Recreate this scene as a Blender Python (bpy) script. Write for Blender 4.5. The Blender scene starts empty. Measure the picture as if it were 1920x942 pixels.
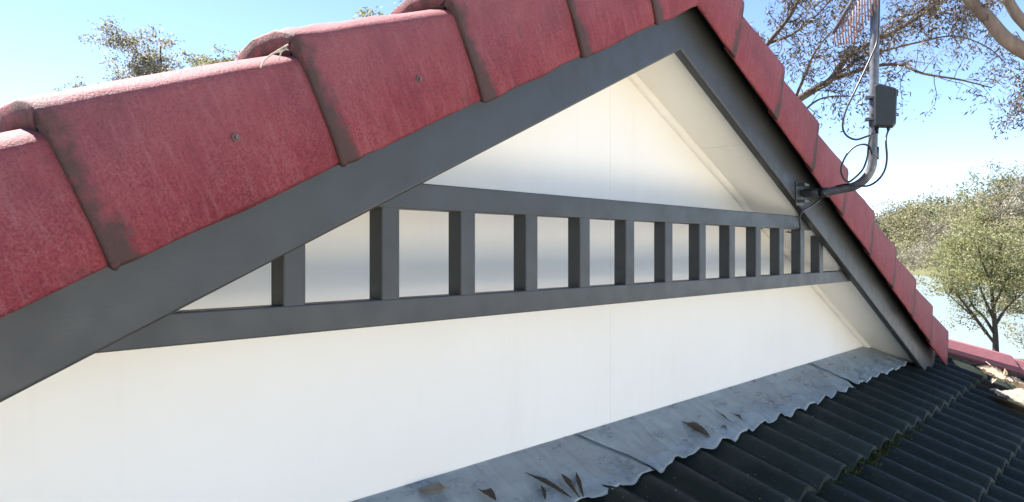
import bpy, bmesh, math, random
import numpy as np
from mathutils import Vector, Matrix

# ------------------------------------------------------------------ camera, sky, sun, exposure
S = bpy.context.scene
C = S.collection
ZC = 4.2                                   # eye height above the ground by the house
PSI = math.radians(49.783)                 # the camera looks along the gable, to its right
FPX, V0 = 1487.57, 468.36
cs, sn = math.cos(PSI), math.sin(PSI)
cam = bpy.data.cameras.new('camera')
cam.sensor_width = 36.0
cam.lens = 36.0 * FPX / 1920.0
cam.shift_y = -(471.0 - V0) / 1920.0
cam.clip_start = 0.02
cam.clip_end = 5000
camo = bpy.data.objects.new('camera', cam)
camo.location = (0, 0, ZC)
camo.rotation_euler = (math.radians(90), 0, -PSI)
C.objects.link(camo)
S.camera = camo

SUN_EL, SUN_AZ = math.radians(52), math.radians(-16)     # azimuth from +Y towards +X
world = bpy.data.worlds.new('World')
S.world = world
world.use_nodes = True
wn = world.node_tree
wn.nodes.clear()
sky = wn.nodes.new('ShaderNodeTexSky')
sky.sky_type = 'NISHITA'
sky.sun_disc = False
sky.sun_elevation = SUN_EL
sky.sun_rotation = SUN_AZ % (2 * math.pi)
sky.air_density = 0.5
sky.dust_density = 0.05
sky.ozone_density = 1.2
bg = wn.nodes.new('ShaderNodeBackground')
bg.inputs['Strength'].default_value = 0.085
wo = wn.nodes.new('ShaderNodeOutputWorld')
wn.links.new(sky.outputs['Color'], bg.inputs['Color'])
wn.links.new(bg.outputs['Background'], wo.inputs['Surface'])

sun = bpy.data.lights.new('sun', 'SUN')
sun.energy = 5.0
sun.angle = math.radians(0.53)
sun.color = (1.0, 0.95, 0.87)
suno = bpy.data.objects.new('sun', sun)
to_sun = Vector((math.sin(SUN_AZ) * math.cos(SUN_EL), math.cos(SUN_AZ) * math.cos(SUN_EL), math.sin(SUN_EL)))
suno.rotation_euler = to_sun.to_track_quat('Z', 'Y').to_euler()
suno.location = (-6, 8, 20)
C.objects.link(suno)

S.view_settings.view_transform = 'Standard'
S.view_settings.look = 'None'
S.view_settings.gamma = 1.0
S.view_settings.exposure = 2.25
S.view_settings.use_curve_mapping = False

rnd = random.Random(7)
rng = np.random.default_rng(11)

# ------------------------------------------------------------------ helpers
def at(u, v, d):
    """point seen at photo position (u, v) at depth d, used to take measurements off the photograph"""
    k = (u - 960.0) / FPX
    return Vector((d * (k * cs + sn), d * (cs - k * sn), ZC + d * (V0 - v) / FPX))

def on_y(u, v, Y):
    k = (u - 960.0) / FPX
    return at(u, v, Y / (cs - k * sn))

def link_mesh(name, me, mats, parent=None, loc=None):
    o = bpy.data.objects.new(name, me)
    C.objects.link(o)
    if mats is not None and len(me.materials) == 0:
        for m in (mats if isinstance(mats, (list, tuple)) else [mats]):
            me.materials.append(m)
    if parent is not None:
        o.parent = parent
        if loc is None:
            o.matrix_parent_inverse = Matrix.Translation(-world_loc(parent))
    if loc is not None:
        o.location = loc
    return o

def world_loc(o):
    v = Vector((0, 0, 0))
    if o.type == 'EMPTY':
        v = Vector(o.location)
    return v

def from_bm(name, bm, mat, parent=None, smooth=False):
    me = bpy.data.meshes.new(name)
    bmesh.ops.recalc_face_normals(bm, faces=bm.faces)
    bm.to_mesh(me)
    bm.free()
    if smooth:
        for p in me.polygons:
            p.use_smooth = True
    return link_mesh(name, me, mat, parent)

def tag(o, label, cat, group=None):
    o['label'] = label
    o['category'] = cat
    if group:
        o['group'] = group
    return o

def structure(o):
    o['kind'] = 'structure'
    return o

def thing(name, loc, label, cat, group=None):
    o = bpy.data.objects.new(name, None)
    o.empty_display_size = 0.2
    o.location = loc
    C.objects.link(o)
    return tag(o, label, cat, group)

def prism(bm, poly, y0, y1):
    """poly: list of (x, z); extruded from y0 to y1"""
    a = [bm.verts.new((x, y0, z)) for x, z in poly]
    b = [bm.verts.new((x, y1, z)) for x, z in poly]
    n = len(poly)
    bm.faces.new(a)
    bm.faces.new(list(reversed(b)))
    for i in range(n):
        j = (i + 1) % n
        bm.faces.new((a[j], a[i], b[i], b[j]))
    return a + b

def box(bm, x0, x1, y0, y1, z0, z1):
    return prism(bm, [(x0, z0), (x1, z0), (x1, z1), (x0, z1)], y0, y1)

def bevel(bm, w, seg=2, sel=None):
    e = [e for e in bm.edges if (sel is None or sel(e))]
    bmesh.ops.bevel(bm, geom=e, offset=w, offset_type='OFFSET', segments=seg, profile=0.5, affect='EDGES', clamp_overlap=True)

def tube_arrays(pts, radii, n):
    """tapered tube along a polyline, returns verts, faces"""
    pts = np.array([tuple(p) for p in pts], float)
    m = len(pts)
    T = np.gradient(pts, axis=0)
    T /= np.linalg.norm(T, axis=1)[:, None] + 1e-9
    ref = np.array([0, 0, 1.0]) if abs(T[0][2]) < 0.9 else np.array([1.0, 0, 0])
    V = []
    N = np.cross(T[0], ref)
    N /= np.linalg.norm(N)
    ang = np.arange(n) * 2 * np.pi / n
    for i in range(m):
        N = N - T[i] * (N @ T[i])
        N /= np.linalg.norm(N) + 1e-9
        B = np.cross(T[i], N)
        V.append(pts[i] + radii[i] * (np.cos(ang)[:, None] * N + np.sin(ang)[:, None] * B))
    V = np.concatenate(V)
    F = []
    for i in range(m - 1):
        for j in range(n):
            k = (j + 1) % n
            F.append((i * n + j, i * n + k, (i + 1) * n + k, (i + 1) * n + j))
    F.append(tuple(reversed(range(n))))
    F.append(tuple((m - 1) * n + j for j in range(n)))
    return V, F

class Soup:
    def __init__(self):
        self.V, self.F, self.n = [], [], 0
    def add(self, V, F):
        self.V.append(np.asarray(V))
        self.F += [tuple(i + self.n for i in f) for f in F]
        self.n += len(V)
    def tube(self, pts, radii, n=6):
        if not hasattr(radii, '__len__'):
            radii = [radii] * len(pts)
        self.add(*tube_arrays(pts, radii, n))
    def build(self, name, mat, parent=None, smooth=True):
        me = bpy.data.meshes.new(name)
        V = np.concatenate(self.V) if self.V else np.zeros((0, 3))
        me.from_pydata(V.tolist(), [], self.F)
        if smooth:
            me.polygons.foreach_set('use_smooth', [True] * len(me.polygons))
        me.update()
        return link_mesh(name, me, mat, parent)

def smooth_path(pts, per=6):
    """Catmull-Rom through points"""
    P = [Vector(p) for p in pts]
    P = [P[0] * 2 - P[1]] + P + [P[-1] * 2 - P[-2]]
    out = []
    for i in range(1, len(P) - 2):
        for k in range(per):
            t = k / per
            a, b, c, d = P[i - 1], P[i], P[i + 1], P[i + 2]
            out.append(0.5 * ((2 * b) + (c - a) * t + (2 * a - 5 * b + 4 * c - d) * t * t + (3 * b - a - 3 * c + d) * t ** 3))
    out.append(P[-2])
    return out

# ------------------------------------------------------------------ materials
class M:
    def __init__(self, name, rough=0.6, spec=0.5, metallic=0.0):
        self.m = bpy.data.materials.new(name)
        self.m.use_nodes = True
        self.t = self.m.node_tree
        self.b = self.t.nodes['Principled BSDF']
        self.b.inputs['Roughness'].default_value = rough
        self.b.inputs['Specular IOR Level'].default_value = spec
        self.b.inputs['Metallic'].default_value = metallic
        self.tc = self.t.nodes.new('ShaderNodeTexCoord')
    def n(self, t, **kw):
        x = self.t.nodes.new(t)
        for k, v in kw.items():
            setattr(x, k, v)
        return x
    def l(self, a, b):
        self.t.links.new(a, b)
    def coord(self, which='Object', scale=(1, 1, 1), rot=(0, 0, 0)):
        mp = self.n('ShaderNodeMapping')
        mp.inputs['Scale'].default_value = scale
        mp.inputs['Rotation'].default_value = rot
        self.l(self.tc.outputs[which], mp.inputs['Vector'])
        return mp.outputs['Vector']
    def noise(self, vec, scale, detail=5, rough=0.6):
        x = self.n('ShaderNodeTexNoise')
        x.inputs['Scale'].default_value = scale
        x.inputs['Detail'].default_value = detail
        x.inputs['Roughness'].default_value = rough
        self.l(vec, x.inputs['Vector'])
        return x.outputs['Fac']
    def ramp(self, fac, stops):
        x = self.n('ShaderNodeValToRGB')
        e = x.color_ramp.elements
        e[0].position, e[0].color = stops[0][0], col(stops[0][1])
        e[1].position, e[1].color = stops[-1][0], col(stops[-1][1])
        for p, c in stops[1:-1]:
            q = e.new(p)
            q.color = col(c)
        self.l(fac, x.inputs['Fac'])
        return x.outputs['Color']
    def mix(self, fac, a, b, mode='MIX'):
        x = self.n('ShaderNodeMix', data_type='RGBA', blend_type=mode)
        for sock, val in ((x.inputs['Factor'], fac), (x.inputs[6], a), (x.inputs[7], b)):
            if hasattr(val, 'links') or hasattr(val, 'is_linked'):
                self.l(val, sock)
            elif isinstance(val, (int, float)):
                sock.default_value = val
            else:
                sock.default_value = col(val)
        return x.outputs[2]
    def math(self, op, a, b=None, clamp=False):
        x = self.n('ShaderNodeMath', operation=op, use_clamp=clamp)
        for i, v in enumerate((a, b)):
            if v is None:
                continue
            if isinstance(v, (int, float)):
                x.inputs[i].default_value = v
            else:
                self.l(v, x.inputs[i])
        return x.outputs[0]
    def bump(self, h, dist=0.002, strength=0.6):
        x = self.n('ShaderNodeBump')
        x.inputs['Distance'].default_value = dist
        x.inputs['Strength'].default_value = strength
        self.l(h, x.inputs['Height'])
        self.l(x.outputs['Normal'], self.b.inputs['Normal'])
    def base(self, c):
        if hasattr(c, 'is_linked'):
            self.l(c, self.b.inputs['Base Color'])
        else:
            self.b.inputs['Base Color'].default_value = col(c)
    def rough(self, s):
        self.l(s, self.b.inputs['Roughness'])

def col(c):
    if isinstance(c, (int, float)):
        return (c, c, c, 1)
    return (c[0], c[1], c[2], 1) if len(c) == 3 else tuple(c)

def mat_cap():
    m = M('weathered_red_concrete', 0.72, 0.35)
    v = m.coord()
    oi = m.n('ShaderNodeObjectInfo')
    off = m.n('ShaderNodeVectorMath', operation='ADD')
    sc = m.n('ShaderNodeVectorMath', operation='SCALE')
    cmb = m.n('ShaderNodeCombineXYZ')
    for i in range(3):
        m.l(oi.outputs['Random'], cmb.inputs[i])
    m.l(cmb.outputs[0], sc.inputs[0])
    sc.inputs['Scale'].default_value = 37.0
    m.l(v, off.inputs[0])
    m.l(sc.outputs[0], off.inputs[1])
    w = off.outputs[0]
    grain = m.noise(w, 260, 3, 0.7)
    mid = m.noise(w, 28, 6, 0.65)
    big = m.noise(w, 5.5, 4, 0.6)
    red = m.ramp(big, [(0.28, (0.14, 0.015, 0.025)), (0.5, (0.21, 0.024, 0.034)), (0.72, (0.25, 0.042, 0.048))])
    st = m.n('ShaderNodeMapping')
    st.inputs['Scale'].default_value = (55, 55, 7)
    m.l(w, st.inputs['Vector'])
    streak = m.noise(st.outputs['Vector'], 2.0, 5, 0.65)
    patch = m.noise(w, 9, 5, 0.7)
    red = m.mix(m.math('MULTIPLY', m.ramp(grain, [(0.42, 0.0), (0.68, 0.75)]), m.ramp(patch, [(0.35, 0.15), (0.65, 1.0)])), red, (0.30, 0.10, 0.10))
    red = m.mix(m.math('MULTIPLY', m.ramp(grain, [(0.30, 0.85), (0.46, 0.0)]), m.ramp(patch, [(0.4, 1.0), (0.7, 0.2)])), red, (0.07, 0.014, 0.020))
    red = m.mix(m.ramp(streak, [(0.52, 0.0), (0.75, 0.45)]), red, (0.30, 0.13, 0.135))
    red = m.mix(m.ramp(streak, [(0.25, 0.6), (0.44, 0.0)]), red, (0.11, 0.016, 0.026))
    red = m.mix(m.ramp(m.noise(w, 13, 6, 0.75), [(0.58, 0.0), (0.74, 0.55)]), red, (0.085, 0.035, 0.038))
    # greyer, lighter tone growing towards the shoulder
    sep = m.n('ShaderNodeSeparateXYZ')
    m.l(v, sep.inputs[0])
    up = m.math('MULTIPLY_ADD', sep.outputs['Z'], 5.0)
    up.node.inputs[2].default_value = -0.95
    paler = m.math('MULTIPLY', m.math('ADD', up, m.math('MULTIPLY', mid, 0.5)), 0.7, True)
    red = m.mix(m.math('MULTIPLY', paler, 0.5, True), red, (0.235, 0.13, 0.14))
    # moss and grime at the lower end of every cap (attribute painted along the length)
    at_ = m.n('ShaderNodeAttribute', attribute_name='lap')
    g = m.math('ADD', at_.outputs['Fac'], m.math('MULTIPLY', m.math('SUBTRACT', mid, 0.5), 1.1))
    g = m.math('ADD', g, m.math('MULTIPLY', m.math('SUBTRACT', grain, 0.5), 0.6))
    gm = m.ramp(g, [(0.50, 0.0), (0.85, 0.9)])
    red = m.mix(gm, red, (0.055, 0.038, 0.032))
    m.base(red)
    h = m.math('ADD', m.math('MULTIPLY', grain, 0.7), m.math('MULTIPLY', mid, 0.7))
    m.bump(h, 0.0045, 0.9)
    return m.m

def mat_paint(name, c, var=0.12, rough=0.42):
    m = M(name, rough, 0.45)
    v = m.coord('Object')
    big = m.noise(v, 2.2, 4)
    fine = m.noise(m.coord('Object', (14, 90, 90)), 3.0, 4)
    a = tuple(x * (1 - var) for x in c)
    b = tuple(x * (1 + var) for x in c)
    base = m.ramp(big, [(0.3, a), (0.7, b)])
    paler = m.ramp(m.noise(v, 9, 6, 0.7), [(0.55, 0.0), (0.8, 0.25)])  # dusty patches on the paint
    base = m.mix(paler, base, (0.075, 0.072, 0.066))
    m.base(base)
    m.rough(m.ramp(m.noise(v, 14, 4), [(0.3, rough - 0.06), (0.7, rough + 0.14)]))
    m.bump(m.math('ADD', fine, m.math('MULTIPLY', m.noise(v, 60, 3), 0.5)), 0.0006, 0.35)
    return m.m

def mat_white():
    m = M('white_painted_sheet', 0.5, 0.4)
    v = m.coord('Object')
    a = m.noise(v, 1.6, 5, 0.6)
    base = m.ramp(a, [(0.3, (0.79, 0.76, 0.69)), (0.7, (0.84, 0.815, 0.75))])
    st = m.noise(m.coord('Object', (7, 7, 0.7)), 2.2, 5, 0.6)
    base = m.mix(m.ramp(st, [(0.57, 0.0), (0.85, 0.2)]), base, (0.60, 0.55, 0.46))
    m.base(base)
    m.bump(m.math('ADD', m.math('MULTIPLY', m.noise(v, 120, 3), 0.06), m.noise(v, 3.0, 3)), 0.004, 0.35)
    return m.m

def mat_tile():
    m = M('dark_weathered_tile', 0.62, 0.18)
    v = m.coord('Object')
    oi = m.n('ShaderNodeObjectInfo')
    g = m.n('ShaderNodeNewGeometry')
    pos = m.n('ShaderNodeMapping')
    m.l(g.outputs['Position'], pos.inputs['Vector'])
    w = pos.outputs['Vector']
    big = m.noise(w, 4.0, 6, 0.65)
    mid = m.noise(w, 36, 6, 0.7)
    grain = m.noise(w, 300, 2, 0.6)
    base = m.ramp(big, [(0.3, (0.011, 0.016, 0.010)), (0.55, (0.018, 0.024, 0.017)), (0.75, (0.034, 0.038, 0.034))])
    base = m.mix(m.ramp(mid, [(0.52, 0.0), (0.75, 0.5)]), base, (0.048, 0.056, 0.058))
    base = m.mix(m.ramp(m.noise(w, 11, 5, 0.7), [(0.55, 0.0), (0.75, 0.6)]), base, (0.026, 0.038, 0.018))
    sp = m.n('ShaderNodeTexVoronoi', feature='F1')
    sp.inputs['Scale'].default_value = 42
    m.l(w, sp.inputs['Vector'])
    base = m.mix(m.ramp(sp.outputs['Distance'], [(0.05, 0.7), (0.11, 0.0)]), base, (0.16, 0.17, 0.15))
    hs = m.n('ShaderNodeHueSaturation')
    m.l(base, hs.inputs['Color'])
    m.l(m.math('MULTIPLY_ADD', oi.outputs['Random'], 0.5), hs.inputs['Value'])
    hs.inputs['Value'].links[0].from_node.inputs[2].default_value = 0.75
    m.base(hs.outputs['Color'])
    m.rough(m.ramp(mid, [(0.3, 0.5), (0.7, 0.8)]))
    m.bump(m.math('ADD', m.math('MULTIPLY', mid, 1.2), m.math('MULTIPLY', grain, 0.5)), 0.003, 0.6)
    return m.m

def mat_lead():
    m = M('dull_lead_sheet', 0.3, 0.8, 0.1)
    v = m.coord('Object')
    a = m.noise(m.coord('Object', (1, 2.2, 2.2)), 7, 7, 0.68)
    b = m.noise(v, 2.3, 4, 0.6)
    c = m.noise(m.coord('Object', (3.5, 0.9, 0.9), (0, 0, 0.5)), 9, 6, 0.7)
    base = m.ramp(a, [(0.30, (0.36, 0.43, 0.46)), (0.5, (0.55, 0.64, 0.66)), (0.75, (0.74, 0.83, 0.84))])
    base = m.mix(m.ramp(b, [(0.38, 0.0), (0.72, 0.6)]), base, (0.38, 0.38, 0.385))
    run = m.noise(m.coord('Object', (22, 2.0, 2.0)), 1.6, 6, 0.7)
    base = m.mix(m.ramp(run, [(0.5, 0.0), (0.8, 0.6)]), base, (0.24, 0.27, 0.31))
    base = m.mix(m.ramp(run, [(0.2, 0.5), (0.42, 0.0)]), base, (0.72, 0.79, 0.81))
    base = m.mix(m.ramp(c, [(0.58, 0.0), (0.74, 0.6)]), base, (0.72, 0.79, 0.80))
    base = m.mix(m.ramp(m.noise(v, 55, 3), [(0.66, 0.0), (0.74, 0.8)]), base, (0.05, 0.05, 0.055))
    m.base(base)
    m.rough(m.ramp(a, [(0.3, 0.22), (0.7, 0.42)]))
    m.bump(m.math('ADD', m.noise(v, 12, 4), m.math('MULTIPLY', c, 0.5)), 0.006, 0.45)
    return m.m

def mat_simple(name, c1, c2, scale=20, rough=0.6, metallic=0.0, bump=0.001, spec=0.5, stretch=(1, 1, 1)):
    m = M(name, rough, spec, metallic)
    v = m.coord('Object', stretch)
    a = m.noise(v, scale, 5, 0.65)
    m.base(m.ramp(a, [(0.3, c1), (0.7, c2)]))
    m.bump(a, bump, 0.6)
    return m.m

def mat_leaf(name, stops, trans=0.35, rough=0.5):
    m = M(name, rough, 0.35)
    g = m.n('ShaderNodeNewGeometry')
    c = m.ramp(g.outputs['Random Per Island'], stops)
    m.base(c)
    tr = m.n('ShaderNodeBsdfTranslucent')
    m.l(c, tr.inputs['Color'])
    mx = m.n('ShaderNodeMixShader')
    mx.inputs['Fac'].default_value = trans
    out = m.t.nodes['Material Output']
    m.l(m.b.outputs['BSDF'], mx.inputs[1])
    m.l(tr.outputs['BSDF'], mx.inputs[2])
    m.l(mx.outputs['Shader'], out.inputs['Surface'])
    return m.m

CAP = mat_cap()
GREY = mat_paint('dark_grey_paint', (0.038, 0.0405, 0.041))
WHITE = mat_white()
TILE = mat_tile()
LEAD = mat_lead()
MORTAR = mat_simple('dark_bedding_mortar', (0.03, 0.028, 0.026), (0.07, 0.065, 0.06), 40, 0.9, bump=0.004)
STEEL = mat_simple('galvanised_steel', (0.07, 0.073, 0.08), (0.17, 0.175, 0.19), 30, 0.42, 0.4, 0.0006)
BLACKP = mat_simple('dark_grey_plastic', (0.016, 0.019, 0.019), (0.026, 0.029, 0.029), 25, 0.45, 0, 0.0004)
RUBBER = mat_simple('black_cable_sheath', (0.010, 0.010, 0.011), (0.02, 0.02, 0.022), 40, 0.4, 0, 0.0003)
BARK = mat_simple('dry_pale_bark', (0.34, 0.27, 0.20), (0.62, 0.53, 0.43), 18, 0.8, 0, 0.004, 0.3, (1, 6, 6))
HUSK = mat_simple('dry_brown_husk', (0.05, 0.036, 0.026), (0.30, 0.24, 0.18), 45, 0.8, 0, 0.003, 0.3, (1, 7, 7))
SCREW = mat_simple('weathered_screw', (0.10, 0.05, 0.05), (0.24, 0.17, 0.16), 60, 0.5, 0.5, 0.0005)
ANT = mat_simple('oxidised_red_aluminium', (0.20, 0.12, 0.10), (0.34, 0.24, 0.21), 30, 0.5, 0.3, 0.0005)
TRUNK = mat_simple('smooth_gum_bark', (0.07, 0.055, 0.042), (0.21, 0.17, 0.135), 4, 0.8, 0, 0.01, 0.3, (1, 1, 0.25))
DARKB = mat_simple('dark_branch_bark', (0.03, 0.022, 0.017), (0.13, 0.10, 0.08), 5, 0.8, 0, 0.006, 0.3)
TWIG = mat_simple('dark_twig_bark', (0.035, 0.025, 0.02), (0.10, 0.075, 0.06), 8, 0.8, 0, 0.004, 0.3)

# ------------------------------------------------------------------ ground, lake
BANK = lambda y: min(max(95 + 2.15 * y, 90), 330)      # x of the far shore
def hgt(x, y):
    near = 1 / (1 + math.exp(-(x - 50) / 5.0))
    far = 1 / (1 + math.exp(-(x - BANK(y)) / 4.0))
    side = 1 / (1 + math.exp((abs(y - 20) - 190) / 12.0))
    z = 0.0 - 4.2 * near * side * (1 - far)
    z += far * (-0.9 + 0.02 * max(0, x - BANK(y)))
    return z - 0.02 + 0.10 * math.sin(x * 0.21) * math.cos(y * 0.17)
bm = bmesh.new()
xs = sorted(set([-600, -300, -120, -60] + list(range(-30, 400, 8)) + [450, 600, 800]))
ys = sorted(set([-600, -400, -300] + list(range(-200, 320, 10)) + [400, 600, 700]))
grid = [[bm.verts.new((x, y, hgt(x, y))) for x in xs] for y in ys]
for j in range(len(ys) - 1):
    for i in range(len(xs) - 1):
        bm.faces.new((grid[j][i], grid[j][i + 1], grid[j + 1][i + 1], grid[j + 1][i]))
mg = M('dry_grass_ground', 0.9, 0.2)
vg = mg.coord('Object')
mg.base(mg.mix(mg.ramp(mg.noise(vg, 0.08, 6), [(0.4, 0.0), (0.6, 1.0)]), mg.ramp(mg.noise(vg, 1.5, 6), [(0.3, (0.07, 0.085, 0.03)), (0.7, (0.10, 0.095, 0.05))]), (0.085, 0.075, 0.05)))
mg.bump(mg.noise(vg, 6, 5), 0.05, 0.6)
structure(from_bm('ground', bm, mg.m, smooth=True))
bm = bmesh.new()
LZ = ZC - 6.0
vs = [bm.verts.new(p) for p in ((22, -260, LZ), (420, -260, LZ), (420, 300, LZ), (22, 300, LZ))]
bm.faces.new(vs)
mw = M('lake_water', 0.22, 0.6)
mw.base((0.19, 0.24, 0.26))
mw.b.inputs['IOR'].default_value = 1.33
mw.bump(mw.noise(mw.coord('Object', (1, 2.5, 1)), 0.9, 4), 0.01, 0.2)
structure(from_bm('lake', bm, mw.m))

bm = bmesh.new()  # unseen pale yard added to bounce sunlight up onto the gable wall
bm.faces.new([bm.verts.new(p) for p in ((-28, -45, 0.12), (30, -45, 0.12), (30, -1.9, 0.12), (-28, -1.9, 0.12))])
structure(from_bm('bounce_yard', bm, mat_simple('pale_bounce_paving', (0.53, 0.475, 0.385), (0.63, 0.575, 0.475), 1.2, 0.85, 0, 0.004)))

# ------------------------------------------------------------------ the house
AX, AZ, TA = 2.1442, 0.5990 + ZC, 0.4436           # gable centre line, underside of barge boards, slope
AL = math.atan(TA)
co, si = math.cos(AL), math.sin(AL)
YB = 1.1802                                        # back of the barge boards = face of the fretwork
YF = YB - 0.0307                                   # face of the barge boards
YW = 1.40                                          # gable wall
ZBASE = -0.555 + ZC
HOUSE = thing('house', (AX, 3.2, 0), 'tiled house with white gable, dark grey fretwork and red barge capping', 'house')

def rake(side, a, perp):
    """x, z of a point a metres down the rake, perp metres above the underside of the barge board"""
    return (AX + side * (a * co + perp * si), AZ - a * si + perp * co)

# roof under the gable
RM = 0.40                                          # fall of the courses
TM = 0.33                                          # fall of one tile
EDGE0, GAUGE, RIB, RIBX = 0.918, 0.339, 0.1729, 1.875
def plane_z(y):
    return ZC - 0.570 - (1.40 - y) * RM
def hip_x(y, side=1):
    x = 6.90 - 0.935 * y
    return x if side > 0 else 2 * AX - x
def rib_h(x):
    t = ((x - RIBX) / RIB) % 1.0
    t = min(t, 1 - t) * 2                          # 0 crest, 1 pan
    return -0.029 * (0.5 - 0.5 * math.cos(math.pi * min(1.0, t ** 1.2)))

# wall sheets, closed below by the flashing
WP = 0.034                                         # soffit above the barge board underside
def wall_top(x):
    return AZ + (WP + 0.006) / co - TA * abs(x - AX)
xr = AX + (AZ + (WP + 0.006) / co - (ZBASE - 0.02)) / TA
for side in (-1, 1):
    bm = bmesh.new()
    x0 = AX + side * 0.0004
    x1 = AX + side * (xr - AX)
    prism(bm, [(x0, ZBASE), (x1, ZBASE), (x1, ZBASE + 0.001), (x0, wall_top(x0))], YW, YW + 0.008)
    bevel(bm, 0.0012, 1)
    from_bm('wall_sheet', bm, WHITE, HOUSE)
# jointing strip behind the sheets, lower wall
bm = bmesh.new()
prism(bm, [(AX - (xr - AX), ZBASE - 0.1), (xr, ZBASE - 0.1), (AX, wall_top(AX) - 0.04)], YW + 0.012, YW + 0.05)
from_bm('wall_frame', bm, WHITE, HOUSE)

# soffit sheets with open butt joints, cove moulding
cuts = [-0.05, 0.62, 1.85, 3.20]
for side in (-1, 1):
    for a0, a1 in zip(cuts[:-1], cuts[1:]):
        bm = bmesh.new()
        lo = a0 + 0.0012 if a0 > 0 else 0.0
        q = [rake(side, lo, WP), rake(side, a1 - 0.0012, WP), rake(side, a1 - 0.0012, WP + 0.006), rake(side, lo, WP + 0.006)]
        if a0 < 0:
            q[0] = (AX, AZ + WP / co)
            q[3] = (AX, AZ + (WP + 0.006) / co)
        prism(bm, q, YB + 0.0005, YW + 0.02)
        from_bm('soffit_sheet', bm, WHITE, HOUSE)
    bm = bmesh.new()
    prof = []
    R_ = 0.021
    for k in range(7):
        t = k / 6 * math.pi / 2
        prof.append((YW - R_ + R_ * math.sin(t) * 1.0 - 0.0005, WP - R_ + R_ * math.cos(t) * 1.0 - 0.0005))
    prof = [(YW - R_, WP - 0.0006)] + [(YW - R_ + R_ * (1 - math.cos(t)), WP - R_ * math.sin(t)) for t in [k / 6 * math.pi / 2 for k in range(1, 6)]] + [(YW - 0.0006, WP - R_)] + [(YW - 0.0006, WP - 0.0006)]
    ring = []
    for a in (0.0, 3.1):
        row = []
        for y, p in prof:
            if a == 0.0:
                x, z = AX, AZ + p / co
            else:
                x, z = rake(side, a, p)
            row.append(bm.verts.new((x, y, z)))
        ring.append(row)
    n = len(prof)
    for i in range(n):
        j = (i + 1) % n
        bm.faces.new((ring[0][i], ring[0][j], ring[1][j], ring[1][i]))
    bm.faces.new(ring[0]); bm.faces.new(list(reversed(ring[1])))
    from_bm('cove_moulding', bm, WHITE, HOUSE)

# barge boards, mitred at the top
for side in (-1, 1):
    bm = bmesh.new()
    h = 0.24
    q = [(AX, AZ), rake(side, 3.42, 0), rake(side, 3.42, h), (AX, AZ + h / co)]
    prism(bm, q, YF, YB)
    bm.edges.ensure_lookup_table()
    def is_bottom(e):
        a, b = e.verts[0].co, e.verts[1].co
        if abs(a.y - b.y) > 1e-4:
            return False
        f = lambda p: abs((p.z - AZ) + TA * abs(p.x - AX))
        return f(a) < 1e-3 and f(b) < 1e-3
    bevel(bm, 0.007, 4, is_bottom)
    o = from_bm('barge_board', bm, GREY, HOUSE)
    for p in o.data.polygons:
        p.use_smooth = False

# fretwork: two rails and thirteen uprights
Z1T, Z1B, Z2T, Z2B = 0.1351 + ZC, 0.0815 + ZC, -0.0967 + ZC, -0.1480 + ZC
def rail(zt, zb, name):
    bm = bmesh.new()
    xb = (AZ - zb) / TA + 0.10
    xt = (AZ - zt) / TA + 0.10
    prism(bm, [(AX - xb, zb), (AX + xb, zb), (AX + xt, zt), (AX - xt, zt)], YB + 0.0012, YB + 0.044)
    bevel(bm, 0.003, 3, lambda e: abs(e.verts[0].co.y - e.verts[1].co.y) < 1e-4 and abs(e.verts[0].co.z - e.verts[1].co.z) < 1e-4)
    from_bm(name, bm, GREY, HOUSE)
rail(Z1T, Z1B, 'collar_rail')
rail(Z2T, Z2B, 'tie_rail')
for i in range(13):
    x0 = 0.7893 + 0.22 * i
    x1 = x0 + 0.0459
    lim0 = AZ - TA * abs(x0 - AX) + 0.03
    lim1 = AZ - TA * abs(x1 - AX) + 0.03
    zt0, zt1 = min(Z1B + 0.002, lim0), min(Z1B + 0.002, lim1)
    bm = bmesh.new()
    prism(bm, [(x0, Z2T - 0.002), (x1, Z2T - 0.002), (x1, zt1), (x0, zt0)], YB + 0.0022, YB + 0.0022 + 0.040)
    bevel(bm, 0.0035, 3, lambda e: abs(e.verts[0].co.x - e.verts[1].co.x) < 1e-4 and abs(e.verts[0].co.y - e.verts[1].co.y) < 1e-4)
    from_bm('slat', bm, GREY, HOUSE)

# ---- barge caps: shells that flare towards their lower end, each lapping the one below
YC = 1.085                                         # face of the caps
ENDS = [0.22, 0.60, 0.985, 1.375, 1.79, 2.20, 2.61, 3.02, 3.46]
def cap_profile(fl):
    """(y, perp) outer line from the bottom of the face over the shoulder to the back; fl = flare 0..1"""
    y0 = YC + 0.011 * (1 - fl)
    b = 0.113 - 0.005 * fl
    t = 0.308 + 0.043 * fl
    pts = [(y0 + 0.004, b), (y0, b + 0.007), (y0, b + 0.06), (y0 + 0.003, b + 0.11), (y0 + 0.008, t - 0.040)]
    pts += [(y0 + 0.010, t - 0.026), (y0 + 0.014, t - 0.018), (y0 + 0.021, t - 0.012), (y0 + 0.034, t - 0.007), (y0 + 0.060, t)]
    pts += [(y0 + 0.13, t - 0.004), (y0 + 0.19, t - 0.022), (y0 + 0.205, t - 0.06)]
    return pts
def inset(p, d):
    out = []
    for i in range(len(p)):
        a = Vector(p[max(0, i - 1)]); b = Vector(p[min(len(p) - 1, i + 1)])
        t = (b - a).normalized()
        out.append((p[i][0] + t.y * d, p[i][1] - t.x * d))
    return out
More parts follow.
